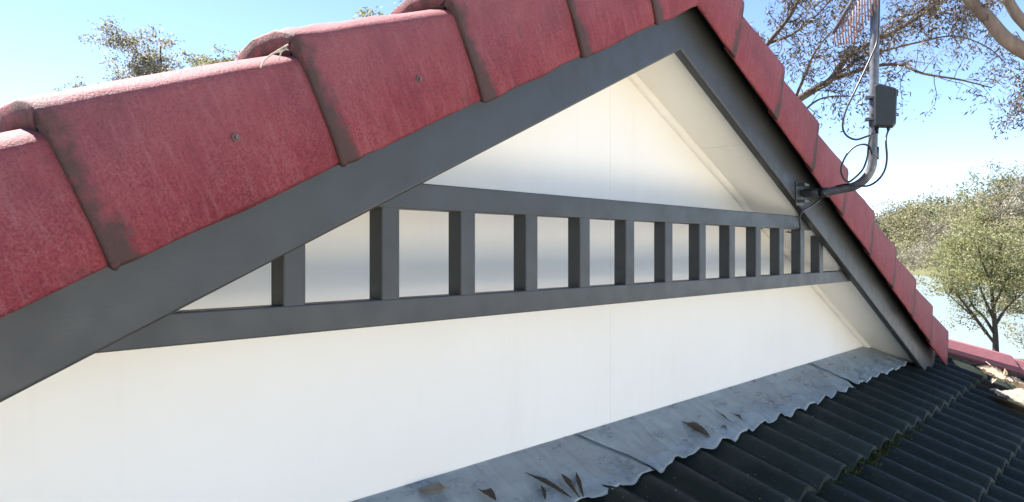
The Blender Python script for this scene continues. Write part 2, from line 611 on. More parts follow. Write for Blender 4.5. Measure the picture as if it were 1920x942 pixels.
def make_cap(side, length, seed):
    r = random.Random(seed)
    L = length + 0.05
    st = [0, 0.004, 0.012, 0.03, 0.055, 0.09, 0.15, 0.22, 0.30, L - 0.03, L]
    st = sorted(set(x for x in st if x <= L))
    bm = bmesh.new()
    lay = bm.verts.layers.float.new('lap')
    rows = []
    for x in st:
        fl = max(0.0, 1 - x / L)
        pro = cap_profile(fl)
        if x == 0:
            pro = inset(pro, 0.003)
        inn = cap_profile(fl)
        i1, i2 = inset(inn, 0.0115), inset(inn, 0.0125 + 0.028 * fl)
        inn = i1[:4] + [tuple((Vector(i1[4]) + Vector(i2[4])) * 0.5)] + i2[5:]
        row = []
        for k, (y, p) in enumerate(pro):
            j = 0.0016
            if k == 0:
                j = 0.003
            v = bm.verts.new((-side * x if side > 0 else x, y + r.uniform(-j, j) * 0.7, p + r.uniform(-j, j)))
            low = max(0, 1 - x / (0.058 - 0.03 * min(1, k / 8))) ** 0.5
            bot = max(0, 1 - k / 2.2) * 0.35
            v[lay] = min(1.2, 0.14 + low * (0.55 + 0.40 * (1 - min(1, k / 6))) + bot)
            row.append(v)
        ri = []
        for k, (y, p) in enumerate(inn):
            v = bm.verts.new((-side * x if side > 0 else x, y, p))
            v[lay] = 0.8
            ri.append(v)
        rows.append((row, ri))
    n = len(rows[0][0])
    for (a, ai), (b, bi) in zip(rows[:-1], rows[1:]):
        for k in range(n - 1):
            bm.faces.new((a[k], a[k + 1], b[k + 1], b[k]))
            bm.faces.new((ai[k + 1], ai[k], bi[k], bi[k + 1]))
        bm.faces.new((ai[0], a[0], b[0], bi[0]))
        bm.faces.new((a[n - 1], ai[n - 1], bi[n - 1], b[n - 1]))
    for (a, ai) in (rows[0], rows[-1]):
        for k in range(n - 1):
            bm.faces.new((a[k], a[k + 1], ai[k + 1], ai[k]))
    return bm
def cap_matrix(side, a):
    x, z = rake(side, a, 0)
    if side < 0:
        ex, ez = Vector((co, 0, si)), Vector((-si, 0, co))
    else:
        ex, ez = Vector((co, 0, -si)), Vector((si, 0, co))
    return Matrix(((ex.x, 0, ez.x, x), (0, 1, 0, 0), (ex.z, 0, ez.z, z), (0, 0, 0, 1)))
hp = Matrix.Translation(-Vector(HOUSE.location))
for side in (-1, 1):
    prev = 0.0
    for i, a in enumerate(ENDS):
        ln = a - prev
        bm = make_cap(side, ln if i else 0.40, 10 * i + side)
        mw_ = cap_matrix(side, a)
        if i == 0:                                  # cut on the centre line
            p = mw_.inverted() @ Vector((AX - 0.001 if side < 0 else AX + 0.001, 0, 0))
            nrm = mw_.to_3x3().inverted() @ Vector((-side, 0, 0))
            bmesh.ops.bisect_plane(bm, geom=bm.verts[:] + bm.edges[:] + bm.faces[:], plane_co=p, plane_no=nrm, clear_outer=True)
        me = bpy.data.meshes.new('barge_cap')
        bmesh.ops.recalc_face_normals(bm, faces=bm.faces)
        bm.to_mesh(me); bm.free()
        for p in me.polygons:
            p.use_smooth = True
        me.materials.append(CAP)
        o = bpy.data.objects.new('barge_cap', me)
        C.objects.link(o)
        o.parent = HOUSE
        o.matrix_parent_inverse = hp
        o.matrix_basis = mw_
        # fixing screw with a washer
        if side < 0 and i in (3, 4) or side > 0 and i == 3:
            bm = bmesh.new()
            sx = ({4: 0.245, 3: 0.235}[i] if side < 0 else 0.12) * (1 if side < 0 else -1)
            pz = ({4: 0.215, 3: 0.20}[i] if side < 0 else 0.15)
            yy = YC + 0.011 * (abs(sx) / (ln + 0.05)) + 0.002
            mt = Matrix.Translation((sx, yy - 0.001, pz)) @ Matrix.Rotation(math.radians(90), 4, 'X')
            bmesh.ops.create_cone(bm, cap_ends=True, segments=14, radius1=0.007, radius2=0.006, depth=0.004, matrix=mt)
            mt = Matrix.Translation((sx, yy - 0.005, pz)) @ Matrix.Rotation(math.radians(90), 4, 'X')
            bmesh.ops.create_cone(bm, cap_ends=True, segments=6, radius1=0.004, radius2=0.0036, depth=0.005, matrix=mt)
            ms = bpy.data.meshes.new('screw')
            bm.to_mesh(ms); bm.free()
            ms.materials.append(SCREW)
            so = bpy.data.objects.new('screw', ms)
            C.objects.link(so)
            so.parent = o
        prev = a
# bedding strip between barge board and caps
for side in (-1, 1):
    bm = bmesh.new()
    q = [(AX, AZ + 0.20 / co), rake(side, 3.40, 0.20), rake(side, 3.40, 0.27), (AX, AZ + 0.27 / co)]
    prism(bm, q, YF - 0.030, YB + 0.1)
    from_bm('bedding_strip', bm, MORTAR, HOUSE)

# main roof behind the gable: two slopes of red tile courses, stepped
def slope_sheet(side):
    bm = bmesh.new()
    rows = []
    a = 0.0
    while a < 6.6:
        for aa, p in ((a, 0.285), (min(a + 0.335, 6.7), 0.310)):
            row = []
            x, z = rake(side, aa, p)
            x = AX + side * (aa * co); z = AZ - aa * si + p / co
            y = YC + 0.10
            xs_ = abs(x - AX) + AX
            if xs_ > 6.90 - 0.935 * y:
                y = (6.90 - xs_) / 0.935
            row = [bm.verts.new((x, y, z)), bm.verts.new((x, 8.5, z))]
            rows.append(row)
        a += 0.335
    for r0, r1 in zip(rows[:-1], rows[1:]):
        bm.faces.new((r0[0], r0[1], r1[1], r1[0]))
    return from_bm('main_roof_slope', bm, CAP, HOUSE)
for side in (-1, 1):
    slope_sheet(side)

# house walls below the eaves
WALLM = mat_simple('cream_brickwork', (0.30, 0.24, 0.18), (0.42, 0.35, 0.27), 12, 0.85, 0, 0.004)
bm = bmesh.new()
box(bm, -2.6, 6.9, -0.75, 8.2, -0.1, 2.45)
from_bm('outer_wall', bm, WALLM, HOUSE)

# ---- lower roof: battened deck with single tiles
bm = bmesh.new()
yl = -1.35
deck = [(hip_x(YW + 0.1, -1), YW + 0.1), (hip_x(yl, -1), yl), (hip_x(yl), yl), (hip_x(YW + 0.1), YW + 0.1)]
bm.faces.new([bm.verts.new((x, y, plane_z(y) - 0.085)) for x, y in deck])
DECK = from_bm('lower_roof', bm, MORTAR, HOUSE)
TW = RIB * 2
def tile_mesh(x0, ye, jitter):
    """one tile: two ribs wide, lower edge at y = ye, runs up under the course above"""
    bm = bmesh.new()
    nx = 20
    ys_ = [ye, ye + 0.004, ye + 0.10, ye + 0.20, ye + GAUGE + 0.035]
    ze = plane_z(ye)
    top = []
    for j, y in enumerate(ys_):
        row = []
        for i in range(nx + 1):
            x = x0 + 0.0012 + (TW - 0.0024) * i / nx
            z = ze + (y - ye) * TM + rib_h(x) + jitter[0] + jitter[1] * (i / nx - .5)
            if j == 0:
                z -= 0.003
            row.append(bm.verts.new((x, y + jitter[2], z)))
        top.append(row)
    low = [bm.verts.new((v.co.x, v.co.y + 0.002, v.co.z - 0.017)) for v in top[0]]
    lo2 = [bm.verts.new((v.co.x, v.co.y, v.co.z - 0.017)) for v in top[-1]]
    for a, b in zip(top[:-1], top[1:]):
        for i in range(nx):
            bm.faces.new((a[i], a[i + 1], b[i + 1], b[i]))
    for i in range(nx):
        bm.faces.new((low[i], low[i + 1], top[0][i + 1], top[0][i]))
    bm.faces.new([r[0] for r in top] + [lo2[0], low[0]])
    bm.faces.new([r[-1] for r in reversed(top)] + [low[-1], lo2[-1]])
    return bm
for k in range(-1, 7):
    ye = EDGE0 - GAUGE * k
    i0 = int(math.floor((hip_x(ye, -1) - RIBX) / TW)) - 1
    i1 = int(math.ceil((hip_x(ye) - RIBX) / TW)) + 1
    for i in range(i0, i1):
        x0 = RIBX + RIB * 0.5 + TW * i
        if x0 < -2.0:
            continue
        if k == -1 and x0 < 4.95:
            continue
        bm = tile_mesh(x0, ye, (rnd.uniform(-.002, .002), rnd.uniform(-.004, .004), rnd.uniform(-.004, .004)))
        for sd in (1, -1):
            pc = Vector((hip_x(0, sd) - sd * 0.03, 0, 0))
            nn = Vector((sd, 0.935, 0)).normalized() if sd > 0 else Vector((-1, 0.935, 0)).normalized()
            bmesh.ops.bisect_plane(bm, geom=bm.verts[:] + bm.edges[:] + bm.faces[:], plane_co=pc, plane_no=nn, clear_outer=True)
        if k == -1:      # top course stops at the gable wall
            bmesh.ops.bisect_plane(bm, geom=bm.verts[:] + bm.edges[:] + bm.faces[:], plane_co=(0, YW + 0.02, 0), plane_no=(0, 1, 0), clear_outer=True)
        if len(bm.faces) < 4:
            bm.free()
            continue
        from_bm('roof_tile', bm, TILE, DECK, smooth=True)

# ---- lead flashing in lapped lengths, dressed down into the pans
LEND = 1.213
rc = random.Random(99)
CREASE = [(rc.uniform(-0.5, 5.1), rc.uniform(-0.14, 0.16), rc.uniform(0.005, 0.014), rc.choice((-1, 1, 1)) * rc.uniform(0.002, 0.006), rc.uniform(0.1, 0.5)) for _ in range(70)]
def lead_z(x, y, lap):
    t = (YW + 0.004 - y) / (YW + 0.004 - LEND)
    ze = plane_z(EDGE0) + (LEND - EDGE0) * TM + 0.0035
    z0 = ZBASE - 0.004
    w = min(1, max(0, (t - 0.30) / 0.70)) ** 1.25
    base = z0 + (ze - z0) * (t * 0.97 + 0.03 * math.sin(t * 3.1))
    wr = 0.0045 * math.sin(x * 31 + 3 * math.sin(y * 40)) * math.sin(x * 7.3 + 1) * t + 0.002 * math.sin(x * 83 + y * 60) * w
    for xc, sk, wd, hh, t0 in CREASE:
        dx = x - xc - sk * t
        if abs(dx) < wd * 3 and t > t0:
            wr += hh * math.exp(-(dx / wd) ** 2) * min(1, (t - t0) * 4)
    return base + rib_h(x) * 0.60 * w + wr + lap
def lead(x0, x1, up, lift_left):
    bm = bmesh.new()
    nx = max(8, int((x1 - x0) / 0.006))
    ny = 22
    rows = []
    r = random.Random(int(x0 * 100))
    for j in range(ny + 1):
        t = j / ny
        row = []
        for i in range(nx + 1):
            x = x0 + (x1 - x0) * i / nx
            y = YW + 0.004 - (YW + 0.004 - LEND) * t
            if j == ny:
                y += 0.004 * math.sin(x * 9) + 0.0015 * math.sin(x * 47)
            xx = x - (0.16 * t if lift_left else 0) * max(0, 1 - (x - x0) / 0.4) * -1
            e = 0.004 * max(0, 1 - (x - x0) / 0.02) if lift_left else 0
            row.append(bm.verts.new((xx, y, lead_z(xx, y, up + e))))
        rows.append(row)
    upst = [bm.verts.new((v.co.x, YW + 0.0045, ZBASE + 0.03)) for v in rows[0]]
    rows = [upst] + rows
    for a, b in zip(rows[:-1], rows[1:]):
        for i in range(nx):
            bm.faces.new((a[i], a[i + 1], b[i + 1], b[i]))
    bmesh.ops.solidify(bm, geom=bm.faces[:], thickness=0.0018)
    return from_bm('lead_flashing', bm, LEAD, HOUSE, smooth=True)
lead(-0.75, 2.10, 0.0, False)
lead(1.95, 4.02, 0.0035, True)
lead(3.90, 5.16, 0.0065, True)

# ---- hip with bedded capping
def hip(side):
    ys_ = [1.34 - 0.34 * k for k in range(0, 9)]
    bm = bmesh.new()
    ring = []
    w = 0.10
    for y in (1.30, -1.35):
        x = hip_x(y, side)
        z = plane_z(y)
        nrm = Vector((side * 0.73, 0.683, 0)) * w
        ring.append([bm.verts.new((x - nrm.x, y - nrm.y, z - 0.06)), bm.verts.new((x - nrm.x * 0.9, y - nrm.y * 0.9, z + 0.004)),
                     bm.verts.new((x + nrm.x * 0.9, y + nrm.y * 0.9, z + 0.004)), bm.verts.new((x + nrm.x, y + nrm.y, z - 0.06))])
    for i in range(4):
        j = (i + 1) % 4
        bm.faces.new((ring[0][i], ring[0][j], ring[1][j], ring[1][i]))
    bm.faces.new(ring[0]); bm.faces.new(list(reversed(ring[1])))
    h = from_bm('hip_bedding', bm, MORTAR, HOUSE)
    for k in range(8):
        y0, y1 = 1.26 - 0.34 * k, 1.26 - 0.34 * (k + 1) - 0.035
        bm = bmesh.new()
        lay = bm.verts.layers.float.new('lap')
        R = []
        for y, fl in ((y0, 0), (y0 - 0.1, .3), (y1 + 0.03, .9), (y1, 1)):
            x, z = hip_x(y, side), plane_z(y)
            a = Vector((side * 0.73, 0.683, 0))
            wd = 0.115 + 0.016 * fl
            up = 0.018 * fl
            prof = [(-wd, -0.012), (-wd * 0.93, 0.012 + up * .5), (-wd * 0.45, 0.064 + up), (-wd * .2, 0.073 + up), (wd * .2, 0.073 + up), (wd * 0.45, 0.064 + up), (wd * 0.93, 0.012 + up * .5), (wd, -0.012)]
            o_ = [bm.verts.new((x + a.x * q, y + a.y * q, z + p)) for q, p in prof]
            i_ = [bm.verts.new((x + a.x * q * .88, y + a.y * q * .88, z + p - 0.014)) for q, p in prof]
            for v in o_ + i_:
                v[lay] = 0.15 + 0.35 * (fl > .95)
            R.append((o_, i_))
        n = 8
        for (a, ai), (b, bi) in zip(R[:-1], R[1:]):
            for i in range(n - 1):
                bm.faces.new((a[i], a[i + 1], b[i + 1], b[i]))
                bm.faces.new((ai[i], bi[i], bi[i + 1], ai[i + 1]))
            bm.faces.new((a[0], b[0], bi[0], ai[0]))
            bm.faces.new((a[-1], ai[-1], bi[-1], b[-1]))
        for (a, ai) in (R[0], R[-1]):
            for i in range(n - 1):
                bm.faces.new((a[i], a[i + 1], ai[i + 1], ai[i]))
        from_bm('hip_cap', bm, CAP, h)
hip(1)
hip(-1)

# ------------------------------------------------------------------ antenna mast, box, cables
PX, PZ = 3.117, 0.221 + ZC
MAST = thing('antenna_mast', (PX, YF, PZ), 'bent galvanised steel antenna mast bracketed to right barge board', 'mast')
path = [(PX, YF - 0.012, PZ), (PX, YF - 0.10, PZ)]
path += [(PX, 0.98 - 0.10 * math.sin(t), PZ + 0.012 + 0.10 * (1 - math.cos(t))) for t in [k / 8 * math.pi / 2 for k in range(9)]]
path += [(PX + 0.012, 0.878, PZ + 0.45), (PX + 0.022, 0.876, PZ + 0.9), (PX + 0.04, 0.874, PZ + 1.75)]
s_ = Soup()
s_.tube(path, 0.0165, 16)
s_.build('pole', STEEL, MAST)
bm = bmesh.new()
box(bm, PX - 0.055, PX + 0.02, YF - 0.005, YF - 0.0005, PZ - 0.05, PZ + 0.045)
bevel(bm, 0.002, 1)
from_bm('bracket_plate', bm, GREY, MAST)
for dz in (-0.034, 0.03):
    bm = bmesh.new()
    prism(bm, [(PX - 0.045, PZ + dz - 0.004), (PX + 0.004, PZ + dz - 0.003), (PX + 0.004, PZ + dz + 0.003), (PX - 0.045, PZ + dz + 0.007)], YF - 0.034, YF - 0.005)
    from_bm('bracket_lug', bm, GREY, MAST)
s_ = Soup()
s_.tube([(PX, YF - 0.075, PZ), (PX, YF - 0.105, PZ)], 0.0195, 16)
s_.build('clamp_collar', RUBBER, MAST)
s_ = Soup()
s_.tube([(PX + 0.008, 0.878, PZ + 0.115), (PX + 0.008, 0.878, PZ + 0.16)], 0.0178, 16)
s_.build('tape_wrap', RUBBER, MAST)

rt = Vector((cs, -sn, 0))
fw = Vector((sn, cs, 0))
pc = Vector((PX + 0.014, 0.878, 0))
bz = at(1657, 199, 2.92).z
ctr = pc + rt * 0.022 - fw * 0.036
ctr.z = bz
BOX = thing('junction_box', ctr, 'dark grey weatherproof cable box clamped to the steel mast', 'box')
def oriented(bm, c, ax, ay, az, outline, y0, y1):
    n = len(outline)
    a = [bm.verts.new(c + ax * x + az * z + ay * y0) for x, z in outline]
    b = [bm.verts.new(c + ax * x + az * z + ay * y1) for x, z in outline]
    bm.faces.new(a); bm.faces.new(list(reversed(b)))
    for i in range(n):
        j = (i + 1) % n
        bm.faces.new((a[j], a[i], b[i], b[j]))
bax = (rt * math.cos(.35) - fw * math.sin(.35)).normalized()
bay = Vector((-bax.y, bax.x, 0))
upz = Vector((0, 0, 1))
ol = [(-0.038, -0.076), (0.026, -0.082), (0.036, -0.070), (0.040, 0.052), (0.034, 0.062), (-0.022, 0.083), (-0.038, 0.078)]
bm = bmesh.new()
oriented(bm, ctr, bax, bay, upz, ol, -0.018, 0.018)
bevel(bm, 0.004, 2)
from_bm('box_body', bm, BLACKP, BOX)
bm = bmesh.new()
oriented(bm, ctr, bax, bay, upz, [(x * 0.93, z * 0.95) for x, z in ol], -0.026, -0.0175)
bevel(bm, 0.003, 2)
from_bm('box_lid', bm, BLACKP, BOX)
for dz in (0.036, -0.045):
    bm = bmesh.new()
    oriented(bm, ctr + upz * dz - bax * 0.052, bax, bay, upz, [(-0.016, -0.006), (0.016, -0.006), (0.016, 0.006), (-0.016, 0.006)], -0.01, 0.022)
    bevel(bm, 0.002, 1)
    from_bm('mast_clamp', bm, STEEL, BOX)
s_ = Soup()
w0 = ctr + upz * 0.012 - bax * 0.062
s_.tube([w0, w0 - bax * 0.030], 0.003, 8)
s_.tube([w0 - bax * 0.012, w0 - bax * 0.020], 0.008, 6)
s_.build('wing_bolt', STEEL, BOX)
s_ = Soup()
k0 = ctr + upz * 0.046 + bax * 0.040
s_.tube([k0 + upz * 0.012, k0 - upz * 0.012], 0.005, 8)
s_.build('hinge_pin', BLACKP, BOX)
for q in (-0.026, 0.012):
    s_ = Soup()
    g0 = ctr + bax * q - upz * 0.078
    s_.tube([g0, g0 - upz * 0.012], 0.0062, 10)
    s_.build('cable_gland', RUBBER, BOX)

def cable(name, pts, label, r=0.0038):
    s_ = Soup()
    s_.tube(smooth_path(pts, 7), r, 8)
    o = s_.build(name, RUBBER)
    return tag(o, label, 'cable')
D = 2.9
g1 = ctr - bax * 0.026 - upz * 0.088
g2 = ctr + bax * 0.012 - upz * 0.088
cable('coaxial_cable', [at(1648, -60, 2.90), at(1648, 20, 2.90), at(1645, 75, 2.90), at(1632, 110, 2.88), at(1606, 165, 2.86), at(1587, 205, 2.86), at(1580, 235, 2.86), at(1586, 253, 2.86), at(1604, 262, 2.86), at(1626, 256, 2.86), g1 - upz * 0.012, g1],
      'black cable looping left of the mast from its top into the box')
cable('coaxial_cable', [at(1634, 250, 2.90), at(1629, 270, 2.90), at(1626, 296, 2.90), at(1617, 319, 2.92), at(1600, 336, 2.93), at(1590, 341, 2.94), at(1581, 333, 2.94), at(1577, 317, 2.94), at(1586, 293, 2.93), at(1603, 275, 2.92), at(1620, 271, 2.90), at(1630, 276, 2.89), at(1636, 290, 2.89)],
      'small coiled loop of black cable at the bend of the mast')
cable('coaxial_cable', [g2, at(1661, 262, 2.86), at(1663, 295, 2.86), at(1659, 319, 2.87), at(1647, 337, 2.89), at(1630, 348, 2.92), at(1612, 349, 2.93), at(1588, 346, 2.94), on_y(1562, 352, 1.03), on_y(1548, 361, 1.08), on_y(1538, 374, 1.12), on_y(1520, 387, 1.135), on_y(1504, 397, 1.142), on_y(1499, 408, 1.143), on_y(1500, 422, 1.146), on_y(1499, 432, 1.19), on_y(1490, 437, 1.26), on_y(1470, 434, 1.33), on_y(1440, 430, 1.385), on_y(1425, 428, 1.395)],
      'black cable hanging right of the box, then along the barge board behind the fretwork')

ANTN = thing('television_antenna', at(1600, -30, 3.0), 'reddish comb-like antenna with hanging rods beside the mast, at top edge', 'antenna')
b0, b1 = at(1562, 63, 3.05), at(1648, -82, 2.90)
s_ = Soup()
s_.tube([b0, b1], 0.0075, 8)
s_.build('boom', STEEL, ANTN)
for k in range(16):
    t = 0.02 + k * 0.06
    if t > 0.95:
        break
    p = b0.lerp(b1, t)
    ln = 0.05 + 0.11 * min(1, t * 2.2)
    s_ = Soup()
    s_.tube([p + upz * 0.004, p + Vector((0.006, 0, -ln * 0.5)), p + Vector((0.014, -0.004, -ln))], 0.003, 6)
    s_.build('element_rod', ANT, ANTN)

# ------------------------------------------------------------------ litter on the roof
def strip(name, pts, widths, mat, label, cat, group=None, curl=0.3, thick=0.0015, seed=0, nx=5):
    """curled strip of bark or leaf: a cupped ribbon with thickness"""
    r = random.Random(seed)
    rag = 0.03 if mat is HUSK else 0.12
    if mat is HUSK:
        widths = [0.001, widths[0]] + list(widths[1:-1]) + [widths[-1], 0.003]
        thick = 0.0008
        curl *= 1.6
    P = smooth_path(pts, 7)
    bm = bmesh.new()
    rows = []
    for i, p in enumerate(P):
        t = i / (len(P) - 1)
        f = t * (len(widths) - 1)
        k = min(int(f), len(widths) - 2)
        w = widths[k] + (widths[k + 1] - widths[k]) * (f - k)
        T = (P[min(i + 1, len(P) - 1)] - P[max(i - 1, 0)]).normalized()
        side = T.cross(upz)
        side = side.normalized() if side.length > 1e-4 else Vector((1, 0, 0))
        nn = side.cross(T)
        row = []
        for j in range(nx):
            q = j / (nx - 1) * 2 - 1
            row.append(bm.verts.new(p + side * (q * w * .5 * (1 + r.uniform(-rag, rag))) + nn * (curl * w * q * q + r.uniform(-.03, .03) * w)))
        rows.append(row)
    for a, b in zip(rows[:-1], rows[1:]):
        for j in range(nx - 1):
            bm.faces.new((a[j], a[j + 1], b[j + 1], b[j]))
    bmesh.ops.solidify(bm, geom=bm.faces[:], thickness=thick)
    return tag(from_bm(name, bm, mat, None, smooth=True), label, cat, group)
def roof_pt(u, v, lift=0.0):
    """where the sight line through (u, v) meets the lower roof"""
    d = at(u, v, 1.0) - Vector((0, 0, ZC))
    z0 = -0.570 - 1.40 * RM + lift
    lam = z0 / (d.z - RM * d.y)
    return Vector((0, 0, ZC)) + d * lam
def lead_pt(u, v, lift=0.004):
    lo, hi = 1.19, 1.41
    best = None
    for k in range(80):
        y = lo + (hi - lo) * k / 79
        p = on_y(u, v, y)
        e = abs(p.z - lead_z(p.x, y, 0.0))
        if best is None or e < best[0]:
            best = (e, p)
    p = best[1]
    p.z = lead_z(p.x, p.y, 0.0) + lift + 0.003
    return p
def rp(*uv, lift=0.012):
    return [roof_pt(u, v, lift) for u, v in uv]
strip('bark_strip', rp((1828, 690), (1850, 700), (1884, 716), lift=0.03), [0.05, 0.20, 0.10], BARK, 'pale curled bark sheet just below the hip, nearest the gable foot', 'bark', 'dry bark along the hip', 0.22, 0.003, 1, 7)
strip('bark_strip', rp((1884, 732), (1900, 742), (1930, 758), (2010, 795), lift=0.026), [0.14, 0.30, 0.34, 0.2], BARK, 'broad pale bark sheet below the hip at the right picture edge', 'bark', 'dry bark along the hip', 0.10, 0.003, 2, 9)
strip('bark_strip', rp((1880, 712), (1905, 724), (1950, 742), lift=0.045), [0.07, 0.13, 0.09], BARK, 'narrow pale bark strip lying against the hip above the broad sheet', 'bark', 'dry bark along the hip', 0.3, 0.003, 3, 7)
strip('dry_leaf', [roof_pt(1884, 708, 0.03), roof_pt(1886, 702, 0.07), roof_pt(1884, 692, 0.12)], [0.02, 0.022, 0.004], BARK, 'upright curled dry leaf sticking up from the bark litter', 'leaf', None, 0.4, 0.001, 4, 5)
strip('dry_twig', [roof_pt(1848, 678, 0.06), roof_pt(1862, 690, 0.05), roof_pt(1876, 704, 0.04)], [0.007, 0.008, 0.006], BARK, 'thin straight pale twig leaning from hip cap to bark litter', 'twig', None, 0.2, 0.005, 5, 4)
strip('dry_leaf', rp((1868, 706), (1864, 714), (1860, 719), lift=0.03), [0.01, 0.022, 0.004], BARK, 'small pale dry leaf hanging off the lower bark edge', 'leaf', None, 0.3, 0.001, 6, 5)
strip('dry_leaf', rp((1889, 704), (1898, 713), (1912, 722), lift=0.045), [0.006, 0.028, 0.006], HUSK, 'dark curled dry leaf between the pale bark sheets', 'leaf', None, 0.4, 0.001, 7, 5)

# husks on the lead, and leaf shapes added for its torn folds
def lp(*uv):
    return [lead_pt(u, v) for u, v in uv]
strip('dry_husk', lp((1276, 792), (1298, 806), (1332, 826)), [0.010, 0.045, 0.040], HUSK, 'brown fibrous husk on the lead flashing, in front of the right wall sheet', 'husk', None, 0.25, 0.002, 8, 7)
strip('dry_leaf', lp((984, 890), (1020, 912), (1072, 938)), [0.008, 0.020, 0.014], HUSK, 'long leaf shape added for a torn lead fold, leftmost of the leaf fan', 'leaf', 'leaf fan on the flashing', 0.35, 0.0015, 9)
strip('dry_leaf', lp((1052, 893), (1064, 912), (1086, 938)), [0.012, 0.020, 0.010], HUSK, 'short brown leaf shape added for a torn lead fold in the middle of the leaf fan', 'leaf', 'leaf fan on the flashing', 0.3, 0.0015, 10)
strip('dry_leaf', lp((1080, 890), (1085, 912), (1094, 938)), [0.009, 0.014, 0.008], HUSK, 'narrow dark leaf shape added for a torn lead fold, rightmost of the leaf fan on the flashing', 'leaf', 'leaf fan on the flashing', 0.3, 0.0015, 11)
strip('dry_leaf', lp((1014, 915), (1019, 928), (1022, 942)), [0.007, 0.012, 0.010], HUSK, 'small brown leaf shape added for a lead fold below the long one, at the bottom edge', 'leaf', None, 0.3, 0.0015, 12)
strip('dry_leaf', lp((895, 922), (912, 934), (930, 945)), [0.006, 0.025, 0.02], HUSK, 'curled brown leaf at bottom edge between the bark lump and leaf fan', 'leaf', None, 0.4, 0.0015, 13)
strip('bark_strip', lp((790, 930), (815, 926), (836, 920)), [0.03, 0.05, 0.045], BARK, 'lump of pale bark on the flashing at the bottom picture edge', 'bark', None, 0.2, 0.004, 14, 7)
strip('dry_leaf', lp((1370, 776), (1384, 785), (1391, 790)), [0.003, 0.016, 0.005], HUSK, 'tiny dark leaf on the flashing, upper right of the brown husk', 'leaf', None, 0.35, 0.001, 15)
strip('dry_leaf', lp((1352, 806), (1358, 806), (1364, 809)), [0.006, 0.012, 0.004], HUSK, 'tiny dark leaf fragment on the flashing beside the tile edge', 'leaf', None, 0.35, 0.001, 16)
strip('dry_leaf', lp((1340, 770), (1356, 784), (1374, 797)), [0.003, 0.009, 0.003], HUSK, 'thin slanting leaf on the flashing just right of the brown husk', 'leaf', None, 0.3, 0.001, 17)

# fine grit and leaf crumbs on the flashing and the tiles
V, F = [], []
for _ in range(420):
    if rnd.random() < 0.45:
        x, y = rnd.uniform(0.6, 5.0), rnd.uniform(1.225, 1.36)
        z = lead_z(x, y, 0.0045)
    else:
        x = rnd.uniform(0.9, 5.4); k = rnd.choice((0, 0, 1, 2))
        ye = EDGE0 - GAUGE * k
        y = ye + rnd.uniform(0.01, 0.28)
        z = plane_z(ye) + (y - ye) * TM + rib_h(x) + 0.003
    a, l, w_ = rnd.uniform(0, 6.28), rnd.uniform(0.003, 0.011), rnd.uniform(0.001, 0.003)
    d_ = Vector((math.cos(a), math.sin(a), rnd.uniform(-.1, .35)))
    o_ = Vector((-math.sin(a), math.cos(a), 0)) * w_
    p = Vector((x, y, z)); n = len(V)
    V += [tuple(p), tuple(p + d_ * l * .5 + o_), tuple(p + d_ * l), tuple(p + d_ * l * .5 - o_ + Vector((0, 0, 0.001)))]
    F.append((n, n + 1, n + 2, n + 3))
me = bpy.data.meshes.new('leaf_litter')
me.from_pydata(V, [], F)
lo_ = link_mesh('leaf_litter', me, mat_leaf('litter_crumbs', [(0.0, (0.05, 0.035, 0.025)), (0.6, (0.16, 0.12, 0.08)), (1.0, (0.45, 0.42, 0.36))], 0.1, 0.8))
lo_['kind'] = 'stuff'
tag(lo_, 'fine grit and leaf crumbs scattered on flashing and dark tiles', 'litter')

# twig caught on the lap of a barge cap
tw = Soup()
cp = lambda u, v: on_y(u, v, YC - 0.004)
tw.tube(smooth_path([cp(488, 128), cp(497, 112), cp(515, 99), cp(540, 84)], 4), 0.0016, 5)
tw.tube([cp(515, 99), cp(528, 97), cp(538, 90)], 0.0012, 5)
tw.tube([cp(530, 90), cp(526, 102), cp(523, 112)], 0.0010, 5)
tw.tube([cp(518, 98), cp(536, 93), cp(541, 94)], 0.0010, 5)
tag(tw.build('dry_twig', BARK), 'small forked dry twig caught on the lap of a red barge cap', 'twig')

# moss growing along the lap between two tile courses
MOSS = mat_leaf('green_moss', [(0.0, (0.012, 0.022, 0.006)), (0.6, (0.03, 0.05, 0.010)), (1.0, (0.09, 0.095, 0.03))], 0.2, 0.8)
V, F = [], []
for _ in range(4200):
    x = rnd.triangular(2.6, 4.2, 3.3)
    dense = math.exp(-((x - 3.15) / 0.55) ** 2)
    if rnd.random() > (0.1 + dense) * (0.5 + 0.5 * math.sin(x * 37) * math.sin(x * 11 + 1)):
        continue
    y = EDGE0 - abs(rnd.gauss(0, 0.016)) + 0.004
    if rib_h(x) > -0.008 and rnd.random() < 0.6:
        continue
    z = plane_z(EDGE0) + rib_h(x) - 0.024 + rnd.uniform(0, 0.004)
    h = rnd.uniform(0.003, 0.014)
    a = rnd.uniform(0, 6.28)
    w = rnd.uniform(0.0015, 0.004)
    dx, dy = math.cos(a) * w, math.sin(a) * w
    lx, ly = rnd.uniform(-.5, .5) * h, rnd.uniform(-.8, .2) * h
    n = len(V)
    V += [(x - dx, y - dy, z), (x + dx, y + dy, z), (x + dx * .6 + lx, y + dy * .6 + ly, z + h), (x - dx * .6 + lx, y - dy * .6 + ly, z + h)]
    F.append((n, n + 1, n + 2, n + 3))
me = bpy.data.meshes.new('moss')
me.from_pydata(V, [], F)
mo = link_mesh('moss', me, MOSS)
mo['kind'] = 'stuff'
tag(mo, 'green moss growing along the lap between dark tile courses', 'moss')

